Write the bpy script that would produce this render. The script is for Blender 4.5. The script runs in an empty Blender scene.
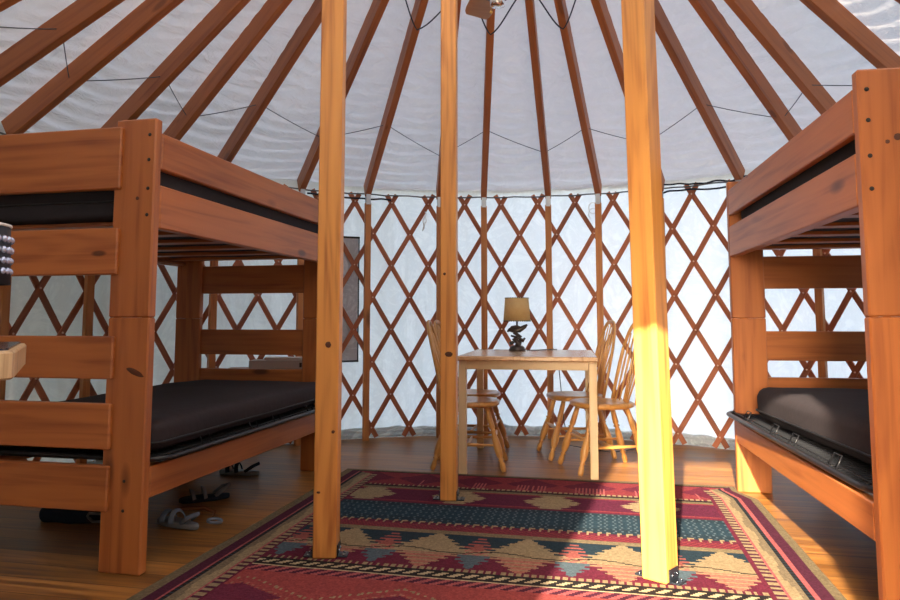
import bpy, bmesh, math, random
from mathutils import Vector, Matrix, noise
random.seed(7)
S = bpy.context.scene
COL = S.collection
PI = math.pi
rad = math.radians
CX, CY, R = -0.40, 3.05, 3.05          # yurt centre and wall radius (metres)

# ------------------------------------------------------------------ materials
def srgb(r, g, b):
    f = lambda c: (c/255/12.92) if c/255 <= .04045 else ((c/255+.055)/1.055)**2.4
    return (f(r), f(g), f(b), 1)

def new_mat(name):
    m = bpy.data.materials.new(name); m.use_nodes = True
    nt = m.node_tree; nt.nodes.clear()
    out = nt.nodes.new('ShaderNodeOutputMaterial')
    return m, nt, out

def N(nt, t, **kw):
    n = nt.nodes.new(t)
    for k, v in kw.items():
        if k.startswith('i_'):
            n.inputs[k[2:].replace('_', ' ')].default_value = v
        else:
            setattr(n, k, v)
    return n

def ramp(nt, fac, stops):
    r = nt.nodes.new('ShaderNodeValToRGB')
    el = r.color_ramp.elements
    while len(el) < len(stops): el.new(.5)
    for e, (p, c) in zip(el, stops): e.position = p; e.color = c
    nt.links.new(fac, r.inputs[0]); return r.outputs[0]

def math_n(nt, op, a, b=None, clamp=False):
    n = nt.nodes.new('ShaderNodeMath'); n.operation = op; n.use_clamp = clamp
    for i, v in enumerate((a, b)):
        if v is None: continue
        if isinstance(v, (int, float)): n.inputs[i].default_value = v
        else: nt.links.new(v, n.inputs[i])
    return n.outputs[0]

def mixc(nt, fac, a, b, mode='MIX'):
    n = nt.nodes.new('ShaderNodeMix'); n.data_type = 'RGBA'; n.blend_type = mode
    for i, v in ((0, fac), (6, a), (7, b)):
        if isinstance(v, (int, float)): n.inputs[i].default_value = v
        elif isinstance(v, tuple): n.inputs[i].default_value = v
        else: nt.links.new(v, n.inputs[i])
    return n.outputs[2]

def wood(name, light, dark, rough=.45, knots=.6, vary=.25, coat=.0, contrast=1.):
    m, nt, out = new_mat(name); L = nt.links
    b = N(nt, 'ShaderNodeBsdfPrincipled'); L.new(b.outputs[0], out.inputs[0])
    at = N(nt, 'ShaderNodeAttribute', attribute_name='grain')
    oi = N(nt, 'ShaderNodeObjectInfo')
    mp = N(nt, 'ShaderNodeMapping'); mp.inputs['Scale'].default_value = (1.3, 30, 30)
    L.new(at.outputs['Vector'], mp.inputs['Vector'])
    n1 = N(nt, 'ShaderNodeTexNoise'); n1.inputs['Scale'].default_value = 1; n1.inputs['Detail'].default_value = 5; n1.inputs['Distortion'].default_value = .6
    L.new(mp.outputs[0], n1.inputs['Vector'])
    mp2 = N(nt, 'ShaderNodeMapping'); mp2.inputs['Scale'].default_value = (.7, 4.5, 4.5)
    L.new(at.outputs['Vector'], mp2.inputs['Vector'])
    n2 = N(nt, 'ShaderNodeTexNoise'); n2.inputs['Scale'].default_value = 1; n2.inputs['Detail'].default_value = 1.5
    L.new(mp2.outputs[0], n2.inputs['Vector'])
    rings = math_n(nt, 'SINE', math_n(nt, 'MULTIPLY', n2.outputs[0], 48.))
    rings = math_n(nt, 'MULTIPLY', math_n(nt, 'ADD', rings, 1.), .5)
    g = math_n(nt, 'ADD', math_n(nt, 'MULTIPLY', n1.outputs[0], .75), math_n(nt, 'MULTIPLY', rings, .09))
    base = ramp(nt, g, [(.22, dark), (.42, tuple((light[i]*.75+dark[i]*.25) for i in range(3))+(1,)), (.6, light)])
    if contrast < 1: base = mixc(nt, 1-contrast, base, light)
    # knots: elongated dark eyes
    mp3 = N(nt, 'ShaderNodeMapping'); mp3.inputs['Scale'].default_value = (2.4, 7, 7)
    L.new(at.outputs['Vector'], mp3.inputs['Vector'])
    v = N(nt, 'ShaderNodeTexVoronoi'); v.inputs['Scale'].default_value = 1; L.new(mp3.outputs[0], v.inputs['Vector'])
    sel = N(nt, 'ShaderNodeSeparateColor'); L.new(v.outputs['Color'], sel.inputs[0])
    r_ = math_n(nt, 'MULTIPLY', math_n(nt, 'SUBTRACT', sel.outputs[0], .55, True), .62)
    k = math_n(nt, 'SUBTRACT', 1., math_n(nt, 'DIVIDE', v.outputs['Distance'], math_n(nt, 'ADD', r_, .0001)), True)
    k = math_n(nt, 'MULTIPLY', math_n(nt, 'MULTIPLY', k, 2.2, True), knots)
    kd = (dark[0]*.22, dark[1]*.18, dark[2]*.18, 1)
    base = mixc(nt, k, base, kd)
    # piece-to-piece tint
    hv = N(nt, 'ShaderNodeHueSaturation'); L.new(base, hv.inputs['Color'])
    val = math_n(nt, 'ADD', 1.-vary/2, math_n(nt, 'MULTIPLY', oi.outputs['Random'], vary))
    L.new(val, hv.inputs['Value'])
    L.new(hv.outputs[0], b.inputs['Base Color'])
    b.inputs['Roughness'].default_value = rough
    b.inputs['Coat Weight'].default_value = coat; b.inputs['Coat Roughness'].default_value = .25
    bp = N(nt, 'ShaderNodeBump'); bp.inputs['Strength'].default_value = .25; bp.inputs['Distance'].default_value = .002
    L.new(n1.outputs[0], bp.inputs['Height']); L.new(bp.outputs[0], b.inputs['Normal'])
    return m

def plain(name, col, rough=.5, metal=0., bump=0., bscale=200., sheen=0.):
    m, nt, out = new_mat(name); L = nt.links
    b = N(nt, 'ShaderNodeBsdfPrincipled'); L.new(b.outputs[0], out.inputs[0])
    tc = N(nt, 'ShaderNodeTexCoord')
    n = N(nt, 'ShaderNodeTexNoise'); n.inputs['Scale'].default_value = bscale; L.new(tc.outputs['Object'], n.inputs['Vector'])
    c = mixc(nt, n.outputs[0], tuple(x*.85 for x in col[:3])+(1,), tuple(min(1, x*1.12) for x in col[:3])+(1,))
    L.new(c, b.inputs['Base Color'])
    b.inputs['Roughness'].default_value = rough; b.inputs['Metallic'].default_value = metal
    b.inputs['Sheen Weight'].default_value = sheen; b.inputs['Specular IOR Level'].default_value = .2 if rough > .7 else .5
    if bump:
        bp = N(nt, 'ShaderNodeBump'); bp.inputs['Strength'].default_value = bump; bp.inputs['Distance'].default_value = .003
        L.new(n.outputs[0], bp.inputs['Height']); L.new(bp.outputs[0], b.inputs['Normal'])
    return m

def canvas(name, col, trans=.4, scale=(6, 6, 1.2), bump=.5, stains=.12, tcol=None, dist=.02):
    m, nt, out = new_mat(name); L = nt.links
    tc = N(nt, 'ShaderNodeTexCoord')
    mp = N(nt, 'ShaderNodeMapping'); mp.inputs['Scale'].default_value = scale
    L.new(tc.outputs['Object'], mp.inputs['Vector'])
    n1 = N(nt, 'ShaderNodeTexNoise'); n1.inputs['Scale'].default_value = 1; n1.inputs['Detail'].default_value = 4; n1.inputs['Distortion'].default_value = 1.4
    L.new(mp.outputs[0], n1.inputs['Vector'])
    n2 = N(nt, 'ShaderNodeTexNoise'); n2.inputs['Scale'].default_value = 3.2; n2.inputs['Detail'].default_value = 8; n2.inputs['Roughness'].default_value = .7; n2.inputs['Distortion'].default_value = 2.5
    L.new(tc.outputs['Object'], n2.inputs['Vector'])
    st = ramp(nt, n2.outputs[0], [(.40, (0, 0, 0, 1)), (.49, (1, 1, 1, 1)), (.53, (1, 1, 1, 1)), (.62, (0, 0, 0, 1))])
    st = math_n(nt, 'MULTIPLY', st, stains)
    c = mixc(nt, st, col, (col[0]*.42, col[1]*.44, col[2]*.50, 1))
    bp = N(nt, 'ShaderNodeBump'); bp.inputs['Strength'].default_value = bump; bp.inputs['Distance'].default_value = dist
    L.new(n1.outputs[0], bp.inputs['Height'])
    d = N(nt, 'ShaderNodeBsdfDiffuse'); L.new(c, d.inputs[0]); L.new(bp.outputs[0], d.inputs['Normal'])
    t = N(nt, 'ShaderNodeBsdfTranslucent'); L.new(bp.outputs[0], t.inputs['Normal'])
    if tcol: L.new(mixc(nt, 1., c, tcol, 'MULTIPLY'), t.inputs[0])
    else: L.new(c, t.inputs[0])
    mx = N(nt, 'ShaderNodeMixShader'); mx.inputs[0].default_value = trans
    L.new(d.outputs[0], mx.inputs[1]); L.new(t.outputs[0], mx.inputs[2]); L.new(mx.outputs[0], out.inputs[0])
    return m

M = {}
M['bunk'] = wood('bunk_pine', (.45, .142, .032, 1), (.25, .064, .014, 1), .42, knots=.8, vary=.22, coat=.15)
M['post'] = wood('post_fir', (.80, .36, .08, 1), (.46, .155, .035, 1), .42, knots=.75, vary=.08, coat=.15)
M['rafter'] = wood('rafter_fir', (.46, .150, .040, 1), (.27, .075, .020, 1), .5, knots=.5, vary=.25)
M['stud'] = wood('stud_fir', (.60, .25, .075, 1), (.38, .13, .035, 1), .5, knots=.6, vary=.2)
M['lath'] = wood('lath_fir', (.44, .150, .066, 1), (.27, .074, .030, 1), .55, knots=.2, vary=.45)
M['table'] = wood('table_maple', (.80, .60, .34, 1), (.66, .45, .22, 1), .4, knots=.1, vary=.05, contrast=.7)
M['tabletop'] = wood('tabletop_oak', (.66, .40, .20, 1), (.44, .23, .10, 1), .25, knots=.15, vary=.05, coat=.5)
M['chair'] = wood('chair_oak', (.66, .34, .09, 1), (.44, .19, .045, 1), .3, knots=.0, vary=.1, coat=.4)
M['slab'] = wood('slab_pine', (.62, .42, .22, 1), (.30, .16, .07, 1), .4, knots=.5, vary=.05)
M['blade'] = wood('fan_blade_oak', (.46, .27, .14, 1), (.34, .18, .09, 1), .4, knots=.0)
M['floorwood'] = None
M['black_metal'] = plain('black_tube_metal', (.008, .008, .010, 1), .28, .0)
M['wire'] = plain('black_wire', (.015, .015, .018, 1), .35, .3)
M['galv'] = plain('galvanised_steel', (.42, .46, .50, 1), .35, .9)
M['bracket'] = plain('dark_bracket_steel', (.06, .075, .10, 1), .3, .8)
M['bolt'] = plain('bolt_head_steel', (.35, .38, .42, 1), .25, 1.)
M['hole'] = plain('dark_bolt', (.012, .008, .006, 1), .6)
M['chrome'] = plain('chrome', (.85, .86, .88, 1), .12, 1.)
M['fanblue'] = plain('fan_housing_dark', (.012, .016, .035, 1), .2, .3)
M['brass'] = plain('brass', (.65, .40, .12, 1), .3, 1.)
M['mattress'] = plain('dark_mattress_fabric', (.034, .027, .030, 1), .85, 0, .5, 30.)
M['mattress_top'] = plain('grey_mattress_fabric', (.032, .030, .035, 1), .85, 0, .5, 14.)
M['piping'] = plain('mattress_piping', (.006, .006, .008, 1), .5)
M['shade'] = None
M['bronze'] = plain('dark_bronze', (.10, .085, .075, 1), .3, .8, .3, 60.)
M['cable'] = plain('dark_cable', (.02, .022, .028, 1), .5)
M['wirecord'] = plain('grey_wire', (.10, .10, .11, 1), .5)
M['whitecord'] = plain('white_cord', (.75, .72, .68, 1), .7)
M['ropeblue'] = plain('dark_blue_rope', (.010, .016, .030, 1), .7, 0, .6, 80.)
M['sneaker'] = plain('pale_blue_strap', (.16, .20, .27, 1), .7, 0, .2, 60.)
M['shoesole'] = plain('grey_shoe_sole', (.16, .16, .17, 1), .6)
M['shoe_dark'] = plain('dark_navy_fabric', (.012, .018, .030, 1), .8, 0, .5, 60.)
M['orange'] = plain('orange_strap', (.22, .07, .02, 1), .7)
M['paper'] = plain('white_card', (.55, .53, .52, 1), .7)
M['blackcard'] = plain('black_card', (.01, .01, .01, 1), .6)
M['stud_shade'] = plain('black_lampshade', (.012, .014, .022, 1), .6)
M['crystal'] = plain('blue_silver_bead', (.50, .55, .72, 1), .12, .6)
M['mat'] = plain('black_mat', (.02, .022, .04, 1), .2)
M['rivet'] = plain('pale_rivet', (.75, .55, .42, 1), .4)
M['wall'] = canvas('wall_canvas', (.84, .85, .85, 1), .42, (7, 7, 1.4), .35, .14, dist=.02)
M['wallfront'] = canvas('light_blocking_canvas', (.62, .60, .56, 1), .05, (9, 9, 1.6), .6, .30, dist=.02)  # unseen front canvas, made nearly opaque only to cut the fill light
M['roof'] = canvas('roof_canvas', (.80, .78, .75, 1), .17, (5, 5, 14), .8, .06, dist=.035)
M['dome'] = canvas('dome_acrylic', (.85, .86, .88, 1), .75, (1, 1, 1), .0, .0)
M['winpane'] = canvas('window_flap_vinyl', (.72, .78, .84, 1), .15, (8, 8, 2), .5, .4)
M['meshnet'] = plain('black_window_trim', (.05, .055, .06, 1), .8)
M['hem'] = canvas('hem_canvas', (.70, .73, .70, 1), .30, (2, 2, 26), .8, .5, dist=.02)

def shade_mat():
    m, nt, out = new_mat('parchment_shade'); L = nt.links
    tc = N(nt, 'ShaderNodeTexCoord'); n = N(nt, 'ShaderNodeTexNoise'); n.inputs['Scale'].default_value = 40
    L.new(tc.outputs['Object'], n.inputs['Vector'])
    c = mixc(nt, n.outputs[0], (.78, .56, .26, 1), (.86, .68, .36, 1))
    d = N(nt, 'ShaderNodeBsdfDiffuse'); t = N(nt, 'ShaderNodeBsdfTranslucent'); L.new(c, d.inputs[0]); L.new(c, t.inputs[0])
    mx = N(nt, 'ShaderNodeMixShader'); mx.inputs[0].default_value = .35
    L.new(d.outputs[0], mx.inputs[1]); L.new(t.outputs[0], mx.inputs[2]); L.new(mx.outputs[0], out.inputs[0]); return m
M['shade'] = shade_mat()

def floor_mat():
    m, nt, out = new_mat('pine_floorboards'); L = nt.links
    b = N(nt, 'ShaderNodeBsdfPrincipled'); L.new(b.outputs[0], out.inputs[0])
    tc = N(nt, 'ShaderNodeTexCoord'); sx = N(nt, 'ShaderNodeSeparateXYZ'); L.new(tc.outputs['Object'], sx.inputs[0])
    yb = math_n(nt, 'DIVIDE', math_n(nt, 'ADD', sx.outputs[1], .055), .135)
    idx = math_n(nt, 'FLOOR', yb); fr = math_n(nt, 'FRACT', yb)
    wn = N(nt, 'ShaderNodeTexWhiteNoise', noise_dimensions='1D'); L.new(idx, wn.inputs['W'])
    cb = N(nt, 'ShaderNodeCombineXYZ')
    L.new(math_n(nt, 'ADD', math_n(nt, 'MULTIPLY', sx.outputs[0], 1.4), math_n(nt, 'MULTIPLY', wn.outputs[0], 37.)), cb.inputs[0])
    L.new(math_n(nt, 'MULTIPLY', sx.outputs[1], 22.), cb.inputs[1])
    n1 = N(nt, 'ShaderNodeTexNoise'); n1.inputs['Scale'].default_value = 1; n1.inputs['Detail'].default_value = 5; n1.inputs['Distortion'].default_value = 1.2
    L.new(cb.outputs[0], n1.inputs['Vector'])
    c = ramp(nt, n1.outputs[0], [(.25, (.12, .04, .009, 1)), (.5, (.28, .115, .027, 1)), (.75, (.42, .19, .048, 1))])
    hv = N(nt, 'ShaderNodeHueSaturation'); L.new(c, hv.inputs['Color'])
    L.new(math_n(nt, 'ADD', .78, math_n(nt, 'MULTIPLY', wn.outputs[0], .42)), hv.inputs['Value'])
    gap = math_n(nt, 'GREATER_THAN', math_n(nt, 'ABSOLUTE', math_n(nt, 'SUBTRACT', fr, .5)), .478)
    c2 = mixc(nt, math_n(nt, 'MULTIPLY', gap, .8), hv.outputs[0], (.07, .028, .010, 1))
    L.new(c2, b.inputs['Base Color'])
    L.new(math_n(nt, 'ADD', .30, math_n(nt, 'MULTIPLY', n1.outputs[0], .16)), b.inputs['Roughness'])
    b.inputs['Specular IOR Level'].default_value = .33
    bp = N(nt, 'ShaderNodeBump'); bp.inputs['Strength'].default_value = .5; bp.inputs['Distance'].default_value = .003; bp.invert = True
    L.new(gap, bp.inputs['Height']); L.new(bp.outputs[0], b.inputs['Normal'])
    return m
M['floor'] = floor_mat()

def rug_mat():
    m, nt, out = new_mat('woven_rug'); L = nt.links
    b = N(nt, 'ShaderNodeBsdfPrincipled'); L.new(b.outputs[0], out.inputs[0])
    at = N(nt, 'ShaderNodeAttribute', attribute_name='weave'); tc = N(nt, 'ShaderNodeTexCoord')
    n = N(nt, 'ShaderNodeTexNoise'); n.inputs['Scale'].default_value = 140; n.inputs['Detail'].default_value = 2; L.new(tc.outputs['Object'], n.inputs['Vector'])
    c = mixc(nt, .6, at.outputs['Color'], ramp(nt, n.outputs[0], [(.3, (.45, .45, .45, 1)), (.7, (1.0, 1.0, 1.0, 1))]), 'MULTIPLY')
    L.new(c, b.inputs['Base Color']); b.inputs['Roughness'].default_value = .95; b.inputs['Specular IOR Level'].default_value = .1
    bp = N(nt, 'ShaderNodeBump'); bp.inputs['Strength'].default_value = .6; bp.inputs['Distance'].default_value = .004
    L.new(n.outputs[0], bp.inputs['Height']); L.new(bp.outputs[0], b.inputs['Normal']); return m
M['rug'] = rug_mat()

# ------------------------------------------------------------------ mesh builder
class MB:
    def __init__(s): s.v = []; s.f = []; s.g = []; s.sm = []
    def add(s, verts, faces, grain=None, smooth=False):
        o = len(s.v); s.v += [tuple(v) for v in verts]
        s.f += [tuple(i+o for i in f) for f in faces]
        s.g += [tuple(x) for x in (grain if grain is not None else verts)]
        s.sm += [smooth]*len(faces)
    def box(s, x0, x1, y0, y1, z0, z1, bev=.004, mtx=None):
        """bevelled board: grain runs along its longest side"""
        sx, sy, sz = abs(x1-x0), abs(y1-y0), abs(z1-z0)
        c = Vector(((x0+x1)/2, (y0+y1)/2, (z0+z1)/2))
        vs, fs = cham(sx, sy, sz, min(bev, .45*min(sx, sy, sz)))
        d = [sx, sy, sz]; ax = d.index(max(d)); oth = [i for i in range(3) if i != ax]
        off = (random.uniform(0, 50), random.uniform(0, 9), random.uniform(0, 9))
        g = [(v[ax]+off[0], v[oth[0]]+off[1], v[oth[1]]+off[2]) for v in vs]
        vs = [Vector(v)+c for v in vs]
        if mtx is not None: vs = [mtx @ v for v in vs]
        s.add(vs, fs, g); return s
    def beam(s, p0, p1, w, h, up=(0, 0, 1), bev=.003):
        p0, p1 = Vector(p0), Vector(p1); d = p1-p0; L = d.length; d.normalize()
        side = d.cross(Vector(up)).normalized(); u = side.cross(d)
        m = Matrix((d, side, u)).transposed().to_4x4(); m.translation = (p0+p1)/2
        return s.box(-L/2, L/2, -w/2, w/2, -h/2, h/2, bev, m)
    def lathe(s, p0, p1, prof, seg=12, cap=True):
        p0, p1 = Vector(p0), Vector(p1); d = p1-p0; L = d.length; d.normalize()
        a = d.orthogonal().normalized(); b = d.cross(a)
        vs = []; g = []; off = random.uniform(0, 50)
        for t, r in prof:
            for k in range(seg):
                th = 2*PI*k/seg
                vs.append(p0+d*(L*t)+(a*math.cos(th)+b*math.sin(th))*r)
                g.append((L*t+off, r*math.cos(th), r*math.sin(th)))
        fs = [(i*seg+k, i*seg+(k+1) % seg, (i+1)*seg+(k+1) % seg, (i+1)*seg+k) for i in range(len(prof)-1) for k in range(seg)]
        if cap: fs.append(tuple(range(seg))[::-1]); fs.append(tuple((len(prof)-1)*seg+k for k in range(seg)))
        s.add(vs, fs, g, True); return s
    def cyl(s, p0, p1, r, seg=12): return s.lathe(p0, p1, [(0, r), (1, r)], seg)
    def tube(s, pts, r, seg=6, closed=False, flat=1.):
        pts = [Vector(p) for p in pts]; n = len(pts); vs = []; g = []; L = 0
        pn = None
        for i, p in enumerate(pts):
            q0 = pts[(i-1) % n] if (closed or i > 0) else p
            q1 = pts[(i+1) % n] if (closed or i < n-1) else p
            t = (q1-q0).normalized()
            if pn is None: pn = t.orthogonal().normalized()
            pn = (pn-t*pn.dot(t)).normalized(); b = t.cross(pn)
            if i: L += (p-pts[i-1]).length
            rr = r(i/(n-1)) if callable(r) else r
            for k in range(seg):
                th = 2*PI*k/seg
                vs.append(p+pn*math.cos(th)*rr+b*math.sin(th)*rr*flat); g.append((L, rr*math.cos(th), rr*math.sin(th)))
        m = n if closed else n-1
        fs = [(i*seg+k, i*seg+(k+1) % seg, ((i+1) % n)*seg+(k+1) % seg, ((i+1) % n)*seg+k) for i in range(m) for k in range(seg)]
        if not closed: fs.append(tuple(range(seg))[::-1]); fs.append(tuple((n-1)*seg+k for k in range(seg)))
        s.add(vs, fs, g, True); return s
    def build(s, name, mat, parent=None, label=None, cat=None, group=None, kind=None, base=None):
        vs = s.v; off = Vector((0, 0, 0))
        if parent is None:
            if base is None:
                xs = [v[0] for v in vs]; ys = [v[1] for v in vs]; zs = [v[2] for v in vs]
                off = Vector(((min(xs)+max(xs))/2, (min(ys)+max(ys))/2, min(zs)))
            else: off = Vector(base)
            vs = [(v[0]-off.x, v[1]-off.y, v[2]-off.z) for v in vs]
        me = bpy.data.meshes.new(name); me.from_pydata(vs, [], s.f)
        me.polygons.foreach_set('use_smooth', s.sm)
        a = me.attributes.new('grain', 'FLOAT_VECTOR', 'POINT'); a.data.foreach_set('vector', [c for x in s.g for c in x])
        me.materials.append(M[mat]); me.update()
        bm = bmesh.new(); bm.from_mesh(me); bmesh.ops.recalc_face_normals(bm, faces=bm.faces); bm.to_mesh(me); bm.free()
        o = bpy.data.objects.new(name, me); COL.objects.link(o); o.location = off
        if parent is not None: o.parent = parent
        tag(o, label, cat, group, kind); return o

_cham = {}
def cham(sx, sy, sz, b):
    key = (round(sx, 5), round(sy, 5), round(sz, 5), b)
    if key in _cham: return _cham[key]
    vs = []; idx = {}
    for i in (-1, 1):
        for j in (-1, 1):
            for k in (-1, 1):
                c = (i*sx/2, j*sy/2, k*sz/2)
                for ax in range(3):       # vertex lying on the face normal to ax
                    idx[(i, j, k, ax)] = len(vs)
                    vs.append(tuple(c[a] if a == ax else c[a]-(i, j, k)[a]*b for a in range(3)))
    fs = []
    for ax in range(3):
        o1, o2 = [a for a in range(3) if a != ax]
        for s_ in (-1, 1):
            q = []
            for (p, r) in ((-1, -1), (1, -1), (1, 1), (-1, 1)):
                t = [0, 0, 0]; t[ax] = s_; t[o1] = p; t[o2] = r; q.append(idx[(*t, ax)])
            fs.append(tuple(q))
            for r in (-1, 1):
                pass
    for ax in range(3):                   # edge chamfers, along ax
        o1, o2 = [a for a in range(3) if a != ax]
        for p in (-1, 1):
            for r in (-1, 1):
                q = []
                for (s_, face) in ((-1, o1), (1, o1), (1, o2), (-1, o2)):
                    t = [0, 0, 0]; t[ax] = s_; t[o1] = p; t[o2] = r; q.append(idx[(*t, face)])
                fs.append(tuple(q))
    for i in (-1, 1):
        for j in (-1, 1):
            for k in (-1, 1): fs.append((idx[(i, j, k, 0)], idx[(i, j, k, 1)], idx[(i, j, k, 2)]))
    _cham[key] = (vs, fs); return vs, fs

def tag(o, label=None, cat=None, group=None, kind=None):
    if label: o['label'] = label
    if cat: o['category'] = cat
    if group: o['group'] = group
    if kind: o['kind'] = kind
    return o
def empty(name, loc, rz=0., label=None, cat=None, group=None):
    o = bpy.data.objects.new(name, None); COL.objects.link(o); o.location = loc; o.rotation_euler = (0, 0, rz)
    o.empty_display_size = .05
    return tag(o, label, cat, group)
KIDS = lambda o: [c for c in bpy.data.objects if c.parent == o]
def copy_tree(o, parent=None):
    c = o.copy(); COL.objects.link(c); c.parent = parent
    for ch in KIDS(o): copy_tree(ch, c)
    return c
def pol(th, r, z): return Vector((CX+r*math.cos(rad(th)), CY+r*math.sin(rad(th)), z))

def cushion(mb, x0, x1, y0, y1, z0, z1, r, n=(14, 24, 5), wob=.006, seed=0, sag=None):
    """rounded soft box"""
    c = Vector(((x0+x1)/2, (y0+y1)/2, (z0+z1)/2)); h = Vector(((x1-x0)/2, (y1-y0)/2, (z1-z0)/2))
    r = min(r, h.z*.98)
    bm = bmesh.new(); bmesh.ops.create_cube(bm, size=2.)
    bmesh.ops.subdivide_edges(bm, edges=bm.edges[:], cuts=17, use_grid_fill=True)
    vs = []
    for v in bm.verts:
        # concentrate points at the rim
        w = Vector([math.copysign(abs(a)**.6, a) for a in v.co])
        p = Vector((w.x*h.x, w.y*h.y, w.z*h.z))
        inner = Vector((max(-h.x+r, min(h.x-r, p.x)), max(-h.y+r, min(h.y-r, p.y)), max(-h.z+r*.98, min(h.z-r*.98, p.z))))
        d = p-inner
        if d.length > 1e-6: p = inner+d.normalized()*r if (abs(d.x)+abs(d.y)+abs(d.z)) > 1e-6 else p
        q = p+c
        nz = noise.noise(Vector((q.x*3.1+seed, q.y*3.1, q.z*3)))
        nz2 = noise.noise(Vector((q.x*9+seed, q.y*9, q.z*6+4)))
        dirn = d.normalized() if d.length > 1e-6 else Vector((0, 0, 1))
        q += dirn*(nz*wob*2+nz2*wob)
        if sag: q.z += sag(q)
        vs.append(q)
    mb.add(vs, [tuple(v.index for v in f.verts) for f in bm.faces], None, True); bm.free(); return mb

# ------------------------------------------------------------------ setting
# floor
mb = MB(); n = 96
top = [pol(360*k/n, 3.16, 0) for k in range(n)]; bot = [pol(360*k/n, 3.16, -.15) for k in range(n)]
mb.add(top+bot, [tuple(range(n))]+[tuple(range(2*n-1, n-1, -1))]+[(k, n+k, n+(k+1) % n, (k+1) % n) for k in range(n)])
mb.build('floor', 'floor', kind='structure', base=(0, 0, 0))
# ground outside
m, nt, out = new_mat('meadow_ground'); b = N(nt, 'ShaderNodeBsdfDiffuse'); nt.links.new(b.outputs[0], out.inputs[0])
tc = N(nt, 'ShaderNodeTexCoord'); nn = N(nt, 'ShaderNodeTexNoise'); nn.inputs['Scale'].default_value = 1.5; nt.links.new(tc.outputs['Object'], nn.inputs['Vector'])
nt.links.new(mixc(nt, nn.outputs[0], (.20, .20, .13, 1), (.36, .33, .24, 1)), b.inputs[0]); M['ground'] = m
mb = MB(); g_ = [pol(360*k/64, 26, -.35) for k in range(64)]
mb.add(g_, [tuple(range(64))]); gd = mb.build('ground', 'ground', kind='structure', base=(CX, CY, -.35))

RAF = [202, 192, 182, 174.3, 163.5, 155.3, 145.7, 132, 121, 108.8, 101.2, 90.3, 82, 72, 60, 49.5, 42.8, 31, 20, 9]
ALL = sorted(RAF+[0, -11, -22, -33, -44, -55, -66, -77, -88, -99, -110, -121, -132, -143, -152])

# wall canvas, with the doorway behind the camera
DOOR0, DOOR1 = -93.2, -72.3            # angles of the opening
def wall_r(th, z):
    v = Vector((th*.55, z*.9, 0))
    d = .010*noise.noise(v)+.006*noise.noise(Vector((th*1.7, z*.7, 3)))+.003*noise.noise(Vector((th*3.9, z*2.2, 9)))
    hem = max(0, 1-(z/.22))
    d += hem*.012*math.sin(z*95+3*noise.noise(Vector((th*.2, z*5, 5))))
    return R+.012+d
def wall_piece(a0, a1, name, mat='wall', z0=0., z1=2.185):
    mb = MB(); na = max(2, int((a1-a0)*2.5)); nz = 60
    vs = []
    for i in range(na+1):
        th = a0+(a1-a0)*i/na
        for j in range(nz+1):
            z = z0+(z1-z0)*(j/nz)**1.15; vs.append(pol(th, wall_r(th, z), z))
    fs = [(i*(nz+1)+j, (i+1)*(nz+1)+j, (i+1)*(nz+1)+j+1, i*(nz+1)+j+1) for i in range(na) for j in range(nz)]
    mb.add(vs, fs, None, True); return mb.build(name, mat, kind='structure', base=(CX, CY, 0))
wall_piece(10, 190, 'wall_back')
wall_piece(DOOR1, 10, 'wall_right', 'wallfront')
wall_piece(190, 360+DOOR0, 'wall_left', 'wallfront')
mb = MB(); na = 420; nz = 16; vs = []
for i in range(na+1):
    th = 12+176*i/na
    for j in range(nz+1):
        z = .004+(.085+.03*noise.noise(Vector((th*.35, 0, 3))))*j/nz
        vs.append(pol(th, 3.038+.010*math.sin(z*150+4*noise.noise(Vector((th*.22, z*6, 1))))+.006*noise.noise(Vector((th*1.5, z*9, 4))), z))
mb.add(vs, [(i*(nz+1)+j, (i+1)*(nz+1)+j, (i+1)*(nz+1)+j+1, i*(nz+1)+j+1) for i in range(na) for j in range(nz)], None, True)
mb.build('trim_4', 'hem', kind='structure', base=(CX, CY, 0))
# door frame (the door stands open, behind the camera)
p0, p1 = pol(DOOR0, R, 0), pol(DOOR1, R, 0)
mb = MB(); mb.beam(p0-Vector((.03, 0, 0)), p0+Vector((-.03, 0, 2.13)), .09, .06, (1, 0, 0)); mb.build('trim_1', 'post', kind='structure')
mb = MB(); mb.beam(p1+Vector((.03, 0, 0)), p1+Vector((.03, 0, 2.13)), .09, .06, (1, 0, 0)); mb.build('trim_2', 'post', kind='structure')
mb = MB(); mb.beam(p0+Vector((-.06, 0, 2.15)), p1+Vector((.06, 0, 2.15)), .09, .08); mb.build('trim_3', 'post', kind='structure')

# roof canvas with swagged folds between the rafters
RZ0, RZ1, RR1 = 2.165, 3.53, .72
mb = MB(); na, ns = 900, 110; vs = []
sl = Vector((3.06-RR1, RZ1-RZ0)); SL = sl.length
for i in range(na):
    th = 360*i/na-158
    for a, b_ in zip(ALL, ALL[1:]+[ALL[0]+360]):
        if a <= th < b_ or a <= th+360 < b_:
            u = ((th if th >= a else th+360)-a)/(b_-a); break
    bow = 4*u*(1-u)
    for j in range(ns+1):
        t = (j/ns)**1.25; s_ = t*SL
        r = 3.11+(RR1-3.11)*t; z = RZ0-.028+(RZ1-RZ0)*t
        w = noise.noise(Vector((math.cos(rad(th))*4, math.sin(rad(th))*4, s_*1.3)))
        w2 = noise.noise(Vector((math.cos(rad(th))*9+7, math.sin(rad(th))*9, s_*3)))
        amp = .024*math.exp(-s_/1.0)+.0025
        ph = s_*52+2.2*bow+3.5*w+1.5*w2
        d = amp*(.35+.65*bow**.5)*math.sin(ph)*(0.6+.6*noise.noise(Vector((th*.13, s_*2.5, 2))))
        d += -.030*bow*math.sin(PI*min(1, t*1.1))*.5+.008*w
        nx = .5; nzv = .866
        vs.append(pol(th, r+d*nx, z+d*nzv))
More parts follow.
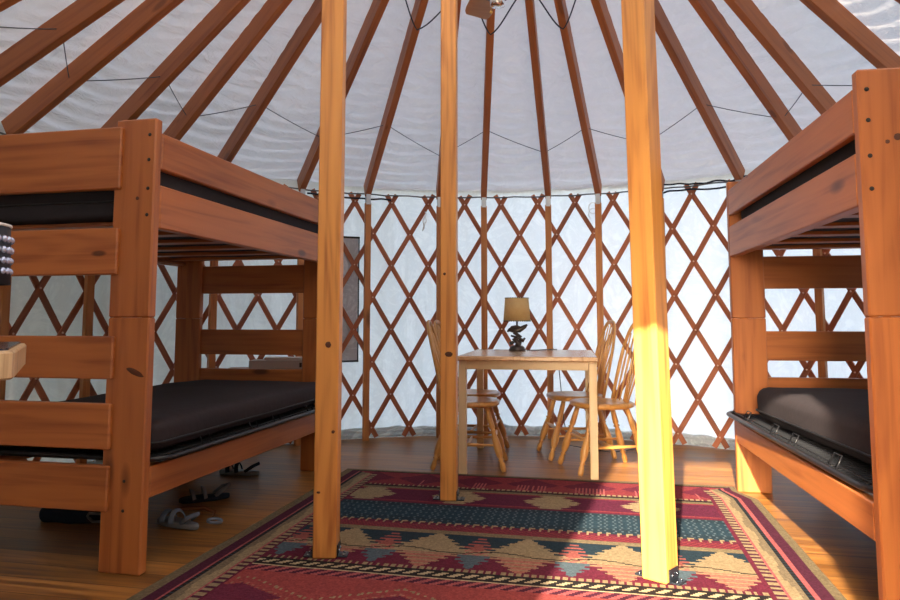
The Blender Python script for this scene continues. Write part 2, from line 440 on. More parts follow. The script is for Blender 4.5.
fs = [(i*(ns+1)+j, ((i+1) % na)*(ns+1)+j, ((i+1) % na)*(ns+1)+j+1, i*(ns+1)+j+1) for i in range(na) for j in range(ns)]
mb.add(vs, fs, None, True); mb.build('ceiling', 'roof', kind='structure', base=(CX, CY, 2.1))
# dome over the ring
mb = MB(); vs = []; nn_ = 48
for j in range(9):
    a = j/8*PI/2
    for k in range(nn_): vs.append(pol(360*k/nn_, .80*math.cos(a) if j < 8 else .001, 3.52+.30*math.sin(a)))
mb.add(vs, [(j*nn_+k, j*nn_+(k+1) % nn_, (j+1)*nn_+(k+1) % nn_, (j+1)*nn_+k) for j in range(8) for k in range(nn_)], None, True)
mb.build('window_1', 'dome', kind='structure', base=(CX, CY, 3.5))
# compression ring
mb = MB(); vs = []; prof = [(.62, 3.33), (.86, 3.33), (.86, 3.37), (.74, 3.45), (.62, 3.45)]
for k in range(64):
    for r, z in prof: vs.append(pol(360*k/64, r, z))
mb.add(vs, [(k*5+i, k*5+(i+1) % 5, ((k+1) % 64)*5+(i+1) % 5, ((k+1) % 64)*5+i) for k in range(64) for i in range(5)], [(math.atan2(v[1]-CY, v[0]-CX), v[2], 0) for v in vs])
mb.build('compression_ring', 'rafter', None, 'round wooden ring at the top of the roof that the rafters meet', 'roof ring')

# rafters
ORD = ['first', 'second', 'third', 'fourth', 'fifth', 'sixth', 'seventh', 'eighth', 'ninth', 'tenth', 'eleventh', 'twelfth', 'thirteenth', 'fourteenth', 'fifteenth', 'sixteenth', 'seventeenth', 'eighteenth', 'nineteenth', 'twentieth']
vis = [a for a in RAF if 15 <= a <= 195]
rl = {192: 'reddish roof rafter just peeking into the top left corner',
      182: 'reddish roof rafter crossing the upper left corner above the left bunk end boards',
      174.3: 'second large roof rafter from the left, its foot behind the left bunk end',
      163.5: 'reddish roof rafter coming down just left of the tall corner post of the left bunk',
      155.3: 'reddish roof rafter coming down just right of the tall corner post of the left bunk',
      145.7: 'reddish roof rafter ending behind the middle of the left bunk top rail',
      132: 'reddish roof rafter crossing behind the left support post',
      121: 'slender roof rafter between the left and the middle support post',
      108.8: 'roof rafter almost wholly hidden behind the middle support post',
      101.2: 'upright-looking roof rafter straight below the ceiling fan',
      90.3: 'slender roof rafter next right of the one below the ceiling fan',
      82: 'roof rafter ending above the back chair to the right of the table',
      72: 'roof rafter passing behind the right support post',
      60: 'roof rafter ending at the far top corner of the right bunk',
      49.5: 'roof rafter ending behind the middle of the right bunk top rail',
      42.8: 'roof rafter ending behind the near half of the right bunk top rail',
      31: 'dark roof rafter coming down behind the tall near post of the right bunk',
      20: 'roof rafter just peeking into the top right corner'}
def rline(th, t, dz=0.): return pol(th, 3.0+(.76-3.0)*t, 2.11+(3.42-2.11)*t+dz)
for th in vis:
    mb = MB(); mb.beam(rline(th, 0), rline(th+(4.5 if th == 108.8 else 0), .945), .050, .125)
    mb.build('roof_rafter', 'rafter', None, rl[th], 'rafter', 'roof rafters', base=tuple(rline(th, 0)))

# wall studs with steel brackets
sl_ = {182: 'behind the left bunk near the left picture edge', 174.3: 'behind the left bunk end boards', 163.5: 'seen between the end boards of the left bunk',
       155.3: 'hidden mostly by the near corner post of the left bunk', 145.7: 'seen past the outer far post of the left bunk', 132: 'seen at the inner far post of the left bunk',
       121: 'between the left and the middle support post', 108.8: 'straight behind the middle support post', 101.2: 'rising behind the left half of the table',
       90.3: 'rising just right of the table lamp', 82: 'behind the backs of the two right chairs', 72: 'hugging the right edge of the right support post',
       60: 'hidden by the far post of the right bunk', 49.5: 'seen between the far end boards of the right bunk', 42.8: 'behind the near post of the right bunk', 31: 'beside the near post of the right bunk'}
for th, tx in sl_.items():
    rt = math.sin(rad(th)); e = empty('wall_stud', pol(th, 2.955, 0), rad(th), 'orange-brown wooden wall stud '+tx, 'wall stud', 'wall studs')
    mb = MB(); mb.box(-.019, .019, -.026, .026, 0, 2.0, .003); mb.build('timber', 'stud', e)
    mb = MB(); mb.box(-.024, -.0195, -.020, .020, 1.985, 2.075, .001); mb.box(.0195, .024, -.020, .020, 1.985, 2.075, .001); mb.box(-.024, .024, -.020, .020, 2.0, 2.004, .001)
    mb.build('bracket', 'galv', e, 'galvanised steel bracket')

# lattice of crossed laths
lat = empty('lattice_wall', (CX, CY, 0), 0, 'crisscross wooden lattice standing round inside the white canvas wall', 'lattice')
STEP = 6.17; TH0 = 92.1; ZT = 2.02; DZ = .275
def lath(k, sgn):
    mb = MB(); rr = 3.006 if sgn > 0 else 3.019
    th_top = TH0+STEP*k; z_top = ZT+.075+random.uniform(-.01, .012); z_bot = .015
    ns_ = 26; wv = .0200; t_ = .005
    slope = (STEP/2)/DZ
    # direction on the unrolled wall
    ax = rad(slope)*3.01; ln = math.hypot(1, ax); wx, wz = 1/ln, ax/ln
    vs = []; g = []; off = random.uniform(0, 60)
    for i in range(ns_+1):
        z = z_top+(z_bot-z_top)*i/ns_
        th = th_top+sgn*slope*(ZT-z)
        for (w, d) in ((-wv, -t_), (wv, -t_), (wv, t_), (-wv, t_)):
            th2 = th+math.degrees(w*wx/3.01); z2 = z+sgn*w*wz
            vs.append(pol(th2, rr+d, z2)-Vector((CX, CY, 0))); g.append((off+(z_top-z)*ln, w+off, d))
    fs = [(i*4+k_, i*4+(k_+1) % 4, (i+1)*4+(k_+1) % 4, (i+1)*4+k_) for i in range(ns_) for k_ in range(4)]
    fs += [(3, 2, 1, 0), tuple(ns_*4+k_ for k_ in range(4))]
    mb.add(vs, fs, g); mb.build('lath', 'lath', lat)
for k in range(-11, 17):
    for sgn in (1, -1):
        th_b = TH0+STEP*k+sgn*21.6
        lath(k, sgn)
for k in range(-14, -11): lath(k, 1)
for k in range(17, 20): lath(k, -1)
mb = MB()
for k in range(-12, 18):
    for row in range(8):
        th = TH0+STEP*(k+.5*(row % 2)); z = ZT-DZ*row
        p = pol(th, 3.001, z)-Vector((CX, CY, 0)); q = pol(th, 2.996, z)-Vector((CX, CY, 0)); mb.cyl(p, q, .0065, 8)
mb.build('rivets', 'rivet', lat, 'pale rivets at the lath crossings', kind='stuff')

# tension cable and dark rope at the wall top
mb = MB(); mb.tube([pol(a, 2.985, 2.082+.004*math.sin(a)) for a in range(0, 200, 2)], .006, 6)
mb.build('tension_cable', 'wirecord', None, 'thin steel cable running along the top of the lattice', 'cable')
def rope(a0, a1, z, name_l, amp=.015):
    mb = MB(); n_ = int((a1-a0)*2)
    mb.tube([pol(a0+(a1-a0)*i/n_, 2.985+.01*math.sin(i*.9), z+amp*noise.noise(Vector((i*.22, z*7, 1)))) for i in range(n_+1)], .008, 6)
    mb.build('rope', 'ropeblue', None, name_l, 'rope', 'dark ropes along the wall top')
rope(117, 131, 2.045, 'dark blue rope along the wall top between the left and middle support posts')
rope(58, 72.5, 2.10, 'upper dark rope along the wall top right of the right support post', .03)
rope(57, 73, 2.045, 'lower dark rope along the wall top right of the right support post', .025)

# zip window flap seen left of the first bay
w = empty('window_2', pol(126, 3.045, .6), 0); w['kind'] = 'structure'
def arcplate(a0, a1, z0, z1, r, name, mat, par, off):
    mb = MB(); vs = []; n_ = 14
    for i in range(n_+1):
        th = a0+(a1-a0)*i/n_
        for z in (z0, z1):
            for d in (0, .006): vs.append(pol(th, r+d, z)-off)
    fs = []
    for i in range(n_):
        o = i*4; fs += [(o, o+4, o+6, o+2), (o+1, o+3, o+7, o+5), (o, o+1, o+5, o+4), (o+2, o+6, o+7, o+3)]
    fs += [(0, 2, 3, 1), (n_*4, n_*4+1, n_*4+3, n_*4+2)]
    mb.add(vs, fs); return mb.build(name, mat, par)
o_ = pol(126, 3.045, .6)
arcplate(122.2, 130.5, .66, 1.70, 3.034, 'window_pane', 'winpane', w, o_)
mb = MB()
for a0, a1, z0, z1 in ((122.0, 130.7, 1.69, 1.725), (122.0, 130.7, .64, .665)):
    mb.tube([pol(a0+(a1-a0)*i/10, 3.030, (z0+z1)/2)-o_ for i in range(11)], .008, 6)
for a in (122.1, 130.6): mb.tube([pol(a, 3.030, .65)-o_, pol(a, 3.030, 1.71)-o_], .006, 6)
mb.build('window_frame', 'meshnet', w)

# zigzag wire threaded through the rafters
def rpt(th, t): return rline(th+(4.5*t if th == 108.8 else 0), t, -.02)
zz = [(192, .2), (182, .31), (174.3, .20), (163.5, .31), (155.3, .205), (145.7, .3125), (132, .2275), (121, .3125), (108.8, .1925), (101.2, .3075), (90.3, .2025), (82, .2975), (72, .205), (60, .32), (49.5, .205), (42.8, .2925), (31, .2)]
mb = MB(); pts = []
for (a, ta), (b_, tb) in zip(zz, zz[1:]):
    P, Q = rpt(a, ta), rpt(b_, tb)
    for i in range(6):
        s_ = i/6; pts.append(P.lerp(Q, s_)+Vector((0, 0, .008*4*s_*(s_-1)+.012)))
mb.tube(pts+[rpt(*zz[-1])], .0032, 5)
mb.build('roof_wire', 'wirecord', None, 'thin grey wire zigzagging from rafter to rafter low on the roof', 'wire')
# draped light cable high up
mb = MB(); pts = []
hi = [(132, .82), (121, .69), (108.8, .82), (101.2, .69), (90.3, .82), (82, .69), (72, .82)]
for (a, ta), (b_, tb) in zip(hi, hi[1:]):
    P, Q = rline(a, ta, -.09), rline(b_, tb, -.09)
    for i in range(10):
        s_ = i/10; c_ = .5-.5*math.cos(PI*s_)
        p_ = P.lerp(Q, s_); p_.z += (Q.z-P.z)*(c_-s_); pts.append(p_)
mb.tube(pts, .005, 6)
mb.build('draped_cable', 'cable', None, 'dark cable hanging in loose loops between the rafters around the ceiling fan', 'cable')

# little white strings tied on the lattice
mb = MB(); c = pol(111.2, 2.985, 1.93)
mb.tube([c+Vector((.0, 0, .02)), c+Vector((.012, 0, 0)), c+Vector((.002, -.005, -.03)), c+Vector((.016, 0, -.06)), c+Vector((-.006, 0, -.10)), c+Vector((-.022, 0, -.15))], .005, 6)
mb.tube([c+Vector((.0, 0, -.02)), c+Vector((-.02, 0, -.06)), c+Vector((-.004, 0, -.13))], .004, 6)
mb.build('ribbon', 'whitecord', None, 'white ribbon tied to a lath just left of the middle support post', 'ribbon')
mb = MB(); c = pol(83, 2.95, 1.98); mb.tube([c+Vector((.03*math.cos(a*.5), 0, .035*math.sin(a*.5)-a*.004)) for a in range(0, 22)], .0035, 5)
mb.build('cord_coil', 'whitecord', None, 'small coil of pale cord hanging at the stud above the back right chair', 'cord')

# ------------------------------------------------------------------ rug
def rug():
    X0, X1, Y1, Ln = -1.665, .845, 4.480, 4.20
    nx, ny = 251, 420; dx = (X1-X0)/nx; dy = Ln/ny
    tan_ = (.36, .265, .15); ol = (.20, .15, .085); pur = (.085, .018, .038); navy = (.022, .042, .058); mar = (.145, .020, .042)
    red = (.26, .040, .050); pink = (.42, .105, .11); blk = (.022, .018, .018); slate = (.10, .14, .165); sal = (.42, .16, .115); cream = (.55, .44, .27)
    rnd = random.Random(3)
    fr = lambda v: v-math.floor(v)
    def tri(u): return abs(fr(u)-.5)*2
    def col(x, d):
        W = X1-X0; e = min(x, W-x)
        if e < .26 and d > e*.55:
            if e < .045: return ol
            if e < .095: return pur
            if e < .105: return pink
            if e < .130: return blk if fr(d/.03) > .3 else navy
            if e < .195:
                w_ = .16+.010*math.sin(d*18)
                return (ol[0]*1.1, ol[1]*1.1, ol[2]*1.2) if e < w_ else tan_
            if e < .205: return pink
            if e < .245: return pur if fr(d/.045) > .45 else tan_
            return mar
        u = x-W/2
        if d < .05: return ol if d < .03 else blk
        if d < .35:
            h = tri(u/.34); v = (d-.05)/.30
            return pink if (v > .55 and h > .5 and fr(u/.02) > .5) else (mar if abs(v-.5)*1.3+.05 < h*.7 else red)
        if d < .38: return tan_ if fr(u/.03) > .5 else mar
        if d < .41: return blk
        if d < .45: return ol
        if d < .72:
            v = (d-.585)/.135; k = abs(fr((u+.12)/.52)-.5)*2
            return tan_ if k < .62-.42*abs(v)-(.08 if fr(d/.05) > .5 else 0) else ((.12, .018, .045) if abs(v) < .85 else red)
        if d < .75: return mar
        if d < 1.07:
            v = (d-.75)/.32
            if (fr(u/.028+int(d/.03)*.5) > .72 and fr(d/.03) > .45): return slate
            return (navy[0]*1.1, navy[1]*1.25, navy[2]*1.3) if .2 < v < .8 else navy
        if d < 1.095: return tan_ if fr(u/.045) > .5 else navy
        if d < 1.12: return tan_ if fr(u/.045+.25) > .75 else mar
        if d < 1.20: return red if fr((u+d)/.03) > .4 else mar
        if d < 1.25: return (ol[0]*1.2, ol[1]*1.2, ol[2]*1.2)
        if d < 1.68:
            v = (d-1.25)/.43; p = .41; uu = (u-.08)/p; k = abs(fr(uu)-.5)*p; k2 = p/2-k   # k distance from tan centre + .5
            comb = .042 if fr(d/.040) > .5 else 0.
            ct = abs(fr(uu+.5)-.5)*p         # distance to tan centres
            cs = abs(fr(uu)-.5)*p            # distance to salmon centres
            if v < .46:
                h = v/.46
                if ct < .165*h-comb*h+.012: return tan_
                if cs < .085*h-comb: return (sal[0]*.8, sal[1]*.6, sal[2]*.7)
                return navy
            if v < .60:
                zig = .53+.05*math.sin(2*PI*uu)
                if abs(v-zig) < .012: return blk
                return tan_ if ct < .15 else (sal if fr(u/.05+d/.05) > .4 else tan_)
            h = (1-v)/.40
            if ct < .14*h-comb*h+.012: return sal if fr(d/.040) > .25 else tan_
            if cs < .11*h-comb*h: return slate
            return mar
        if d < 1.71: return tan_ if fr(u/.03) > .35 else mar
        if d < 1.73: return blk
        if d < 1.775: return cream if fr((u+d*.8)/.06) > .48 else blk
        if d < 1.79: return blk
        if d < 1.805: return cream
        if d < 1.86: return pur if fr((u+d)/.06) > .5 else pink
        if d > 2.1: d = 4.2-d
        if d < 1.86: return red
        z = tri(u/.62)*.16+1.93
        if abs(d-z) < .008 and fr(u/.03) > .4: return tan_
        if abs(d-z-.05) < .006 and fr(u/.03) > .5: return sal
        if d > z+.06: return (.17, .028, .055)
        return (.36, .070, .065)
    vs = []; fs = []; cols = []
    for i in range(nx+1):
        for j in range(ny+1):
            x = X0+i*dx; y = Y1-j*dy
            vs.append((x-.075*max(0., min(1., (y-4.2)/.18))*((x-X0)/(X1-X0))**8, y, .008+.0012*noise.noise(Vector((x*5, y*5, 0)))))
    for i in range(nx):
        for j in range(ny):
            a = i*(ny+1)+j; fs.append((a, a+1, a+ny+2, a+ny+1))
            x = (i+.5)*dx; d = (j+.5)*dy
            dd = d if d < 2.35 else 4.2-d
            c_ = col(x, dd); k_ = rnd.uniform(.82, 1.14)
            k_ *= .8; cols.append((c_[0]*k_, c_[1]*k_, c_[2]*k_, 1.))
    nb = len(vs)
    # hem side down to the floor
    rim = [i*(ny+1) for i in range(nx+1)]+[nx*(ny+1)+j for j in range(1, ny+1)]+[i*(ny+1)+ny for i in range(nx-1, -1, -1)]+[j for j in range(ny-1, 0, -1)]
    for r_ in rim: vs.append((vs[r_][0], vs[r_][1], .0005))
    for q in range(len(rim)):
        fs.append((rim[q], rim[(q+1) % len(rim)], nb+(q+1) % len(rim), nb+q)); cols.append((.16, .12, .07, 1))
    me = bpy.data.meshes.new('area_rug'); me.from_pydata(vs, [], fs)
    a = me.color_attributes.new('weave', 'FLOAT_COLOR', 'CORNER')
    buf = []
    for p in me.polygons:
        c_ = cols[p.index]
        for _ in range(p.loop_total): buf.extend(c_)
    a.data.foreach_set('color', buf); me.materials.append(M['rug'])
    bm = bmesh.new(); bm.from_mesh(me); bmesh.ops.recalc_face_normals(bm, faces=bm.faces); bm.to_mesh(me); bm.free()
    o = bpy.data.objects.new('area_rug', me); COL.objects.link(o)
    tag(o, 'large woven kilim rug with maroon, navy and tan bands on the wooden floor', 'rug')
rug()
RT = .0095

# ------------------------------------------------------------------ support posts
def support(x, y, rz, label, s0=.09):
    e = empty('support_post', (x, y, RT), rz, label, 'post', 'central support posts')
    mb = MB(); h = s0/2; mb.box(-h, h, -h, h, 0, 3.315, .005); mb.build('timber', 'post', e)
    for sg in (-1, 1):
        mb = MB(); mb.box(sg*(h+.001), sg*(h+.006), -.035, .035, 0, .05, .001); mb.box(sg*(h+.001), sg*(h+.042), -.03, .03, 0, .006, .001)
        br = mb.build('bracket', 'bracket', e, 'dark steel angle bracket')
        for yy in (-.018, .018):
            mb = MB(); mb.cyl((sg*(h+.006), yy, .028), (sg*(h+.012), yy, .028), .005, 8); mb.build('bolt', 'bolt', br); mb = MB(); mb.cyl((sg*(h+.026), yy, .006), (sg*(h+.026), yy, .011), .005, 8); mb.build('bolt', 'bolt', br)
    return e
support(-1.146, 2.838, rad(12), 'square orange wooden support post at the left, standing on the rug beside the left bunk', .098)
support(-.832, 3.845, rad(4), 'square orange wooden support post in the middle, farthest back, in front of the table', .089)
rp = support(.213, 2.862, rad(-31), 'square wooden support post at the right, its lower half in bright sunlight', .102)
rp.rotation_euler.y = rad(-.9)      # this post leans a little

# ------------------------------------------------------------------ bunks
def bunk(loc, rz, s, label, W=1.155, Lb=1.95):
    """local x runs from the aisle side outwards (s = direction), y from the near end"""
    e = empty('bunk_bed', loc, rz, label, 'bunk bed', 'wooden bunk beds')
    X = lambda a: s*a
    def part(name, x0, x1, y0, y1, z0, z1, lab=None, mat='bunk', par=e, bev=.005):
        mb = MB(); mb.box(min(X(x0), X(x1)), max(X(x0), X(x1)), y0, y1, z0, z1, bev); return mb.build(name, mat, par, lab)
    for (px0, px1, py0, py1) in ((0, .19, 0, .045), (W-.19, W, 0, .045), (0, .19, Lb-.045, Lb), (W-.19, W, Lb-.045, Lb)):
        part('post', px0, px1, py0, py1, 0, 1.010, bev=.006)
        up = part('post', px0, px1, py0, py1, 1.0105, 1.835, bev=.006)
        for z in (1.765, 1.66, 1.54, 1.43):
            near = py0 < 1
            yy = py0 if near else py0
            xx = .028 if px0 == 0 else W-.028
            mb = MB(); mb.cyl((X(xx), yy-.0015, z), (X(xx), yy+.01, z), .0075, 10); mb.build('bolt', 'hole', up)
    for z in (.36, .245):
        mb = MB(); mb.cyl((X(.085), -.0015, z), (X(.085), .01, z), .0065, 10); mb.build('bolt', 'hole', e)
    for x0 in (0, W-.038):
        part('rail', x0, x0+.038, .046, Lb-.046, 1.628, 1.782)
        part('rail', x0, x0+.038, .046, Lb-.046, 1.379, 1.560)
        part('rail', x0, x0+.038, .046, Lb-.046, .288, .412)
    for y0 in (-.017, Lb-.021):
        for z0, z1 in ((1.541, 1.802), (1.186, 1.379), (.761, .934), (.482, .663), (.240, .418)):
            part('end_board', .15, W-.15, y0, y0+.038, z0, z1)
    part('cleat', .04, .075, .05, Lb-.05, 1.385, 1.405); part('cleat', W-.075, W-.04, .05, Lb-.05, 1.385, 1.405)
    k = 0
    for i in range(6):
        yy = .12+i*(Lb-.34)/5; part('slat', .042, W-.042, yy, yy+.09, 1.407, 1.425, bev=.003)
    return e
bunk((-1.776, 2.478, 0), 0, -1, 'two-tier wooden bunk bed on the left side with dark mattresses')
bunk((.856, 2.478, 0), rad(2.45), 1, 'two-tier wooden bunk bed on the right side with dark mattresses')

def mattress(name_l, loc, rz, sx, sy, z0, z1, mat='mattress', r=.05, seed=0, sag=None, group='dark mattresses', tilt=0):
    """sx signed width from the aisle edge outwards"""
    e = empty('mattress', loc, rz, name_l, 'mattress', group); e.rotation_euler = (tilt, 0, rz)
    x0, x1 = min(0, sx), max(0, sx)
    mb = MB(); cushion(mb, x0, x1, 0, sy, 0, z1-z0, r, wob=.005, seed=seed, sag=sag); mb.build('cover', mat, e)
    h = z1-z0
    def loop(z):
        rr = .05; pts = []
        for cx_, cy_, a0 in ((x1-rr, rr, -90), (x1-rr, sy-rr, 0), (x0+rr, sy-rr, 90), (x0+rr, rr, 180)):
            for i in range(6):
                a = rad(a0+i*18); pts.append((cx_+(rr+.001)*math.cos(a), cy_+(rr+.001)*math.sin(a), z))
        return pts
    mb = MB(); mb.tube([(p[0], p[1], p[2]+(sag(Vector(p)) if sag else 0)) for p in loop(h*.30)], .005, 6, True); mb.build('piping', 'piping', e)
    return e
mattress('dark mattress on the lower level of the left bunk', (-1.765, 2.54, .462), 0, -.98, 1.86, .462, .59, r=.05, seed=1)
mattress('dark mattress on the upper level of the left bunk', (-1.82, 2.54, 1.426), 0, -1.06, 1.82, 1.426, 1.68, 'mattress_top', .04, seed=2)
mattress('dark mattress lying askew on the lower level of the right bunk', (.955, 2.62, .462), rad(5.0), .93, 1.50, .462, .635, r=.06, seed=3)
mattress('dark mattress on the upper level of the right bunk', (.904, 2.55, 1.426), rad(2.45), 1.04, 1.80, 1.426, 1.70, 'mattress_top', .035, seed=4)

def wire_frame(label, loc, rz, s, sx, sy, tiltx=0.):
    e = empty('wire_bed_rack', loc, rz, label, 'bed rack', 'wire mattress racks'); e.rotation_euler = (tiltx, 0, rz)
    rr = .09; pts = []
    for cx_, cy_, a0 in ((sx-rr, rr, -90), (sx-rr, sy-rr, 0), (rr, sy-rr, 90), (rr, rr, 180)):
        for i in range(7):
            a = rad(a0+i*15); pts.append((s*(cx_+rr*math.cos(a)), cy_+rr*math.sin(a), 0))
    mb = MB(); mb.tube(pts, .0125, 10, True); mb.build('tube_frame', 'black_metal', e)
    mb = MB()
    n1 = int(sy/.036)
    for i in range(1, n1):
        y = sy*i/n1; ins = .004
        mb.tube([(s*.012, y, .002), (s*(sx-.012), y, .002)], .0022, 5)
    for i in range(1, 15):
        x = sx*i/15; mb.tube([(s*x, .01, -.003), (s*x, sy-.01, -.003)], .0026, 5)
    mb.tube([(s*.045, .03, .006), (s*.045, sy-.03, .006)], .003, 5)
    mb.build('wire_mesh', 'wire', e)
    mb = MB(); mb.box(min(s*.012, s*(sx-.012)), max(s*.012, s*(sx-.012)), .012, sy-.012, -.0105, -.008, .0005); mb.build('shade_sheet', 'meshnet', e)  # dark sheet added to stand in for the shade below the wires
    for f in (.18, .42, .56, .80):
        y = sy*f
        mb = MB(); mb.tube([(s*.02, y, 0), (s*.045, y, .05), (s*.045, y+.07, .05), (s*.02, y+.07, 0)], .0032, 6); mb.build('retainer', 'wire', e)
    return e
wire_frame('black wire mattress frame under the lower mattress of the left bunk', (-1.735, 2.535, .437), 0, -1, 1.02, 1.86)
wire_frame('black wire mattress frame sticking out askew under the lower right mattress', (.865, 2.56, .437), rad(4.4), 1, .98, 1.86, rad(.5))

# ------------------------------------------------------------------ table
tb = empty('dining_table', (-.465, 4.53, 0), rad(2.6), 'small square-legged wooden table with a brown top between four chairs', 'table')
tw, td = .905, 1.04
mb = MB(); mb.box(-tw/2, tw/2, -.055, td-.03, .735, .765, .006); mb.build('tabletop', 'tabletop', tb, 'brown oak tabletop')
for sx in (-1, 1):
    for yy in (0, td-.10):
        mb = MB(); mb.box(sx*.395, sx*.446, yy-.02, yy+.03, 0, .734, .003); mb.build('leg', 'table', tb)
for a_ in ((-.394, .394, -.012, .008), (-.394, .394, td-.098, td-.078), (-.43, -.41, .031, td-.121), (.41, .43, .031, td-.121)):
    mb = MB(); mb.box(*a_, .678, .734, .002); mb.build('apron', 'table', tb)

# ------------------------------------------------------------------ chairs (bow-back, facing local +y)
def make_chair():
    e = empty('dining_chair', (0, 0, 0), 0, 'x', 'chair', 'bow-back chairs at the table')
    # seat: rounded shield, saddled
    mb = MB(); n_ = 36; rings = [(0, 0), (.35, .35), (.7, .7), (.93, .93), (1, 1)]
    def outline(a):
        x = math.cos(a); y = math.sin(a)
        rx = .212; ry = .205
        p = 2.6
        k = (abs(x)**p+abs(y)**p)**(-1/p)
        xx = rx*x*k; yy = ry*y*k
        xx *= 1-.10*max(0, -yy/ry)
        return xx, yy
    vs = []
    for f, _ in rings:
        for k in range(n_):
            x, y = outline(2*PI*k/n_)
            z = .452-.012*math.exp(-((x*f)**2+(y*f+.02)**2)/.012) if f < 1 else .444
            vs.append((x*f, y*f, z))
    for f, z in ((1.0, .425), (.9, .415), (0, .415)):
        for k in range(n_):
            x, y = outline(2*PI*k/n_); vs.append((x*f, y*f, z))
    m_ = len(vs)//n_
    mb.add(vs, [(i*n_+k, i*n_+(k+1) % n_, (i+1)*n_+(k+1) % n_, (i+1)*n_+k) for i in range(m_-1) for k in range(n_)], None, True)
    mb.build('seat', 'chair', e)
    prof = [(0, .012), (.03, .0165), (.10, .017), (.16, .011), (.18, .020), (.20, .011), (.24, .019), (.34, .024), (.50, .019), (.60, .012), (.62, .021), (.64, .012), (.68, .018), (.80, .0165), (1, .013)]
    legs = {}
    for sx in (-1, 1):
        for sy in (-1, 1):
            top = Vector((sx*.125, sy*.12, .42)); bot = Vector((sx*.19 if sy > 0 else sx*.17, sy*.24, .004)); legs[(sx, sy)] = (top, bot)
            mb = MB(); mb.lathe(bot, top, [(t_, r_*1.12) for t_, r_ in prof], 12); mb.build('leg', 'chair', e)
    sp = [(0, .007), (.2, .009), (.5, .012), (.8, .009), (1, .007)]
    q = lambda k, t: legs[k][1].lerp(legs[k][0], t)
    mids = []
    for sx in (-1, 1):
        a, b_ = q((sx, -1), .40), q((sx, 1), .40); mids.append((a+b_)/2)
        mb = MB(); mb.lathe(a, b_, sp, 10); mb.build('stretcher', 'chair', e)
    mb = MB(); mb.lathe(mids[0], mids[1], sp, 10); mb.build('stretcher', 'chair', e)
    for z_ in (.52,):
        mb = MB(); mb.lathe(q((-1, 1), z_), q((1, 1), z_), sp, 10); mb.build('stretcher', 'chair', e)
    # bow
    def back(u, z):      # lean and curve
        h = (z-.44)
        return -.165-.23*h+.10*(u*u)*2.2
    pts = []
    for i in range(41):
        a = PI*i/40
        x = .185*math.cos(a); x = math.copysign(abs(x/.185)**.75*.185, x) if abs(x) > 1e-6 else 0
        z = .44+.55*math.sin(a)**.62
        pts.append((x, back(x, z), z))
    mb = MB(); mb.tube(pts, .0125, 8, False, .8); mb.build('bow', 'chair', e)
    for i in range(7):
        f = (i-3)/3; x0 = .125*f; x1 = .155*f
        zt = .44+.55*(1-min(.98, abs(x1)/.19)**2.2)**.42*.985
        P0 = Vector((x0, -.155+.03*abs(f), .444)); P1 = Vector((x1, back(x1, zt), zt-.01))
        mb = MB(); mb.lathe(P0, P1, [(0, .0055), (.3, .0065), (.45, .008), (.55, .0085), (.68, .0065), (1, .0045)], 8); mb.build('spindle', 'chair', e)
    return e
ch = make_chair()
specs = [((-.885, 4.775), -84, 'nearer of the two bow-back oak chairs left of the table, back beside the middle post'),
         ((-.955, 5.29), -90, 'farther of the two bow-back oak chairs at the left of the table'),
         ((.01, 4.865), 113, 'nearer of the two bow-back oak chairs right of the table, beside the sunlit post'),
         ((-.185, 5.30), 108, 'farther of the two bow-back oak chairs at the right of the table')]
for i, ((x, y), a, lb) in enumerate(specs):
    o = ch if i == 0 else copy_tree(ch)
    o.location = (x, y, 0); o.rotation_euler = (0, 0, rad(a)); o['label'] = lb

# ------------------------------------------------------------------ table lamp
lp = empty('table_lamp', (-.615, 5.30, .765), 0, 'small table lamp with tan drum shade and dark sculpted base on the table', 'lamp')
mb = MB(); mb.lathe((0, 0, 0), (0, 0, .04), [(0, .064), (.25, .066), (.5, .058), (.75, .055), (1, .042)], 24); mb.build('base', 'bronze', lp)
# twisted bird-like driftwood figure
mb = MB()
mb.tube([(0, 0, .03), (.012, 0, .06), (-.02, .01, .085), (.02, 0, .11), (-.015, -.01, .135), (.005, 0, .16)], lambda t: .028-.012*t, 8)
mb.tube([(-.055, 0, .055), (-.02, .02, .07), (.03, .02, .075), (.06, 0, .095)], lambda t: .014-.006*t, 7)
mb.tube([(.05, 0, .075), (.01, -.02, .10), (-.045, 0, .115)], lambda t: .013-.005*t, 7)
mb.tube([(-.075, 0, .145), (-.06, 0, .16), (-.02, 0, .155), (.02, 0, .16), (.06, 0, .185), (.078, 0, .20)], lambda t: .006+.016*math.sin(PI*t), 8)
mb.tube([(-.065, 0, .155), (-.04, 0, .178), (0, 0, .185), (.05, 0, .172)], lambda t: .004+.010*math.sin(PI*t), 8)
mb.build('sculpture', 'bronze', lp, 'dark twisted metal figure')
mb = MB(); mb.cyl((0, 0, .15), (0, 0, .26), .007, 10); mb.cyl((0, 0, .24), (0, 0, .28), .014, 10); mb.build('stem', 'black_metal', lp)
mb = MB(); n_ = 40; vs = []
for z, r in ((.225, .104), (.405, .090), (.405, .087), (.225, .101)):
    for k in range(n_): vs.append((r*math.cos(2*PI*k/n_), r*math.sin(2*PI*k/n_), z))
mb.add(vs, [(i*n_+k, i*n_+(k+1) % n_, ((i+1) % 4)*n_+(k+1) % n_, ((i+1) % 4)*n_+k) for i in range(4) for k in range(n_)], None, True)
sh = mb.build('lamp_shade', 'shade', lp, 'tan parchment drum shade')
for z, r in ((.227, .1045), (.403, .0905)):
    mb = MB()
    for k in range(40):
        a0, a1 = 2*PI*k/40, 2*PI*(k+.55)/40
        mb.tube([(r*math.cos(a0), r*math.sin(a0), z), (r*math.cos(a1), r*math.sin(a1), z)], .0032, 5)
    mb.build('stitching', 'hole', sh)
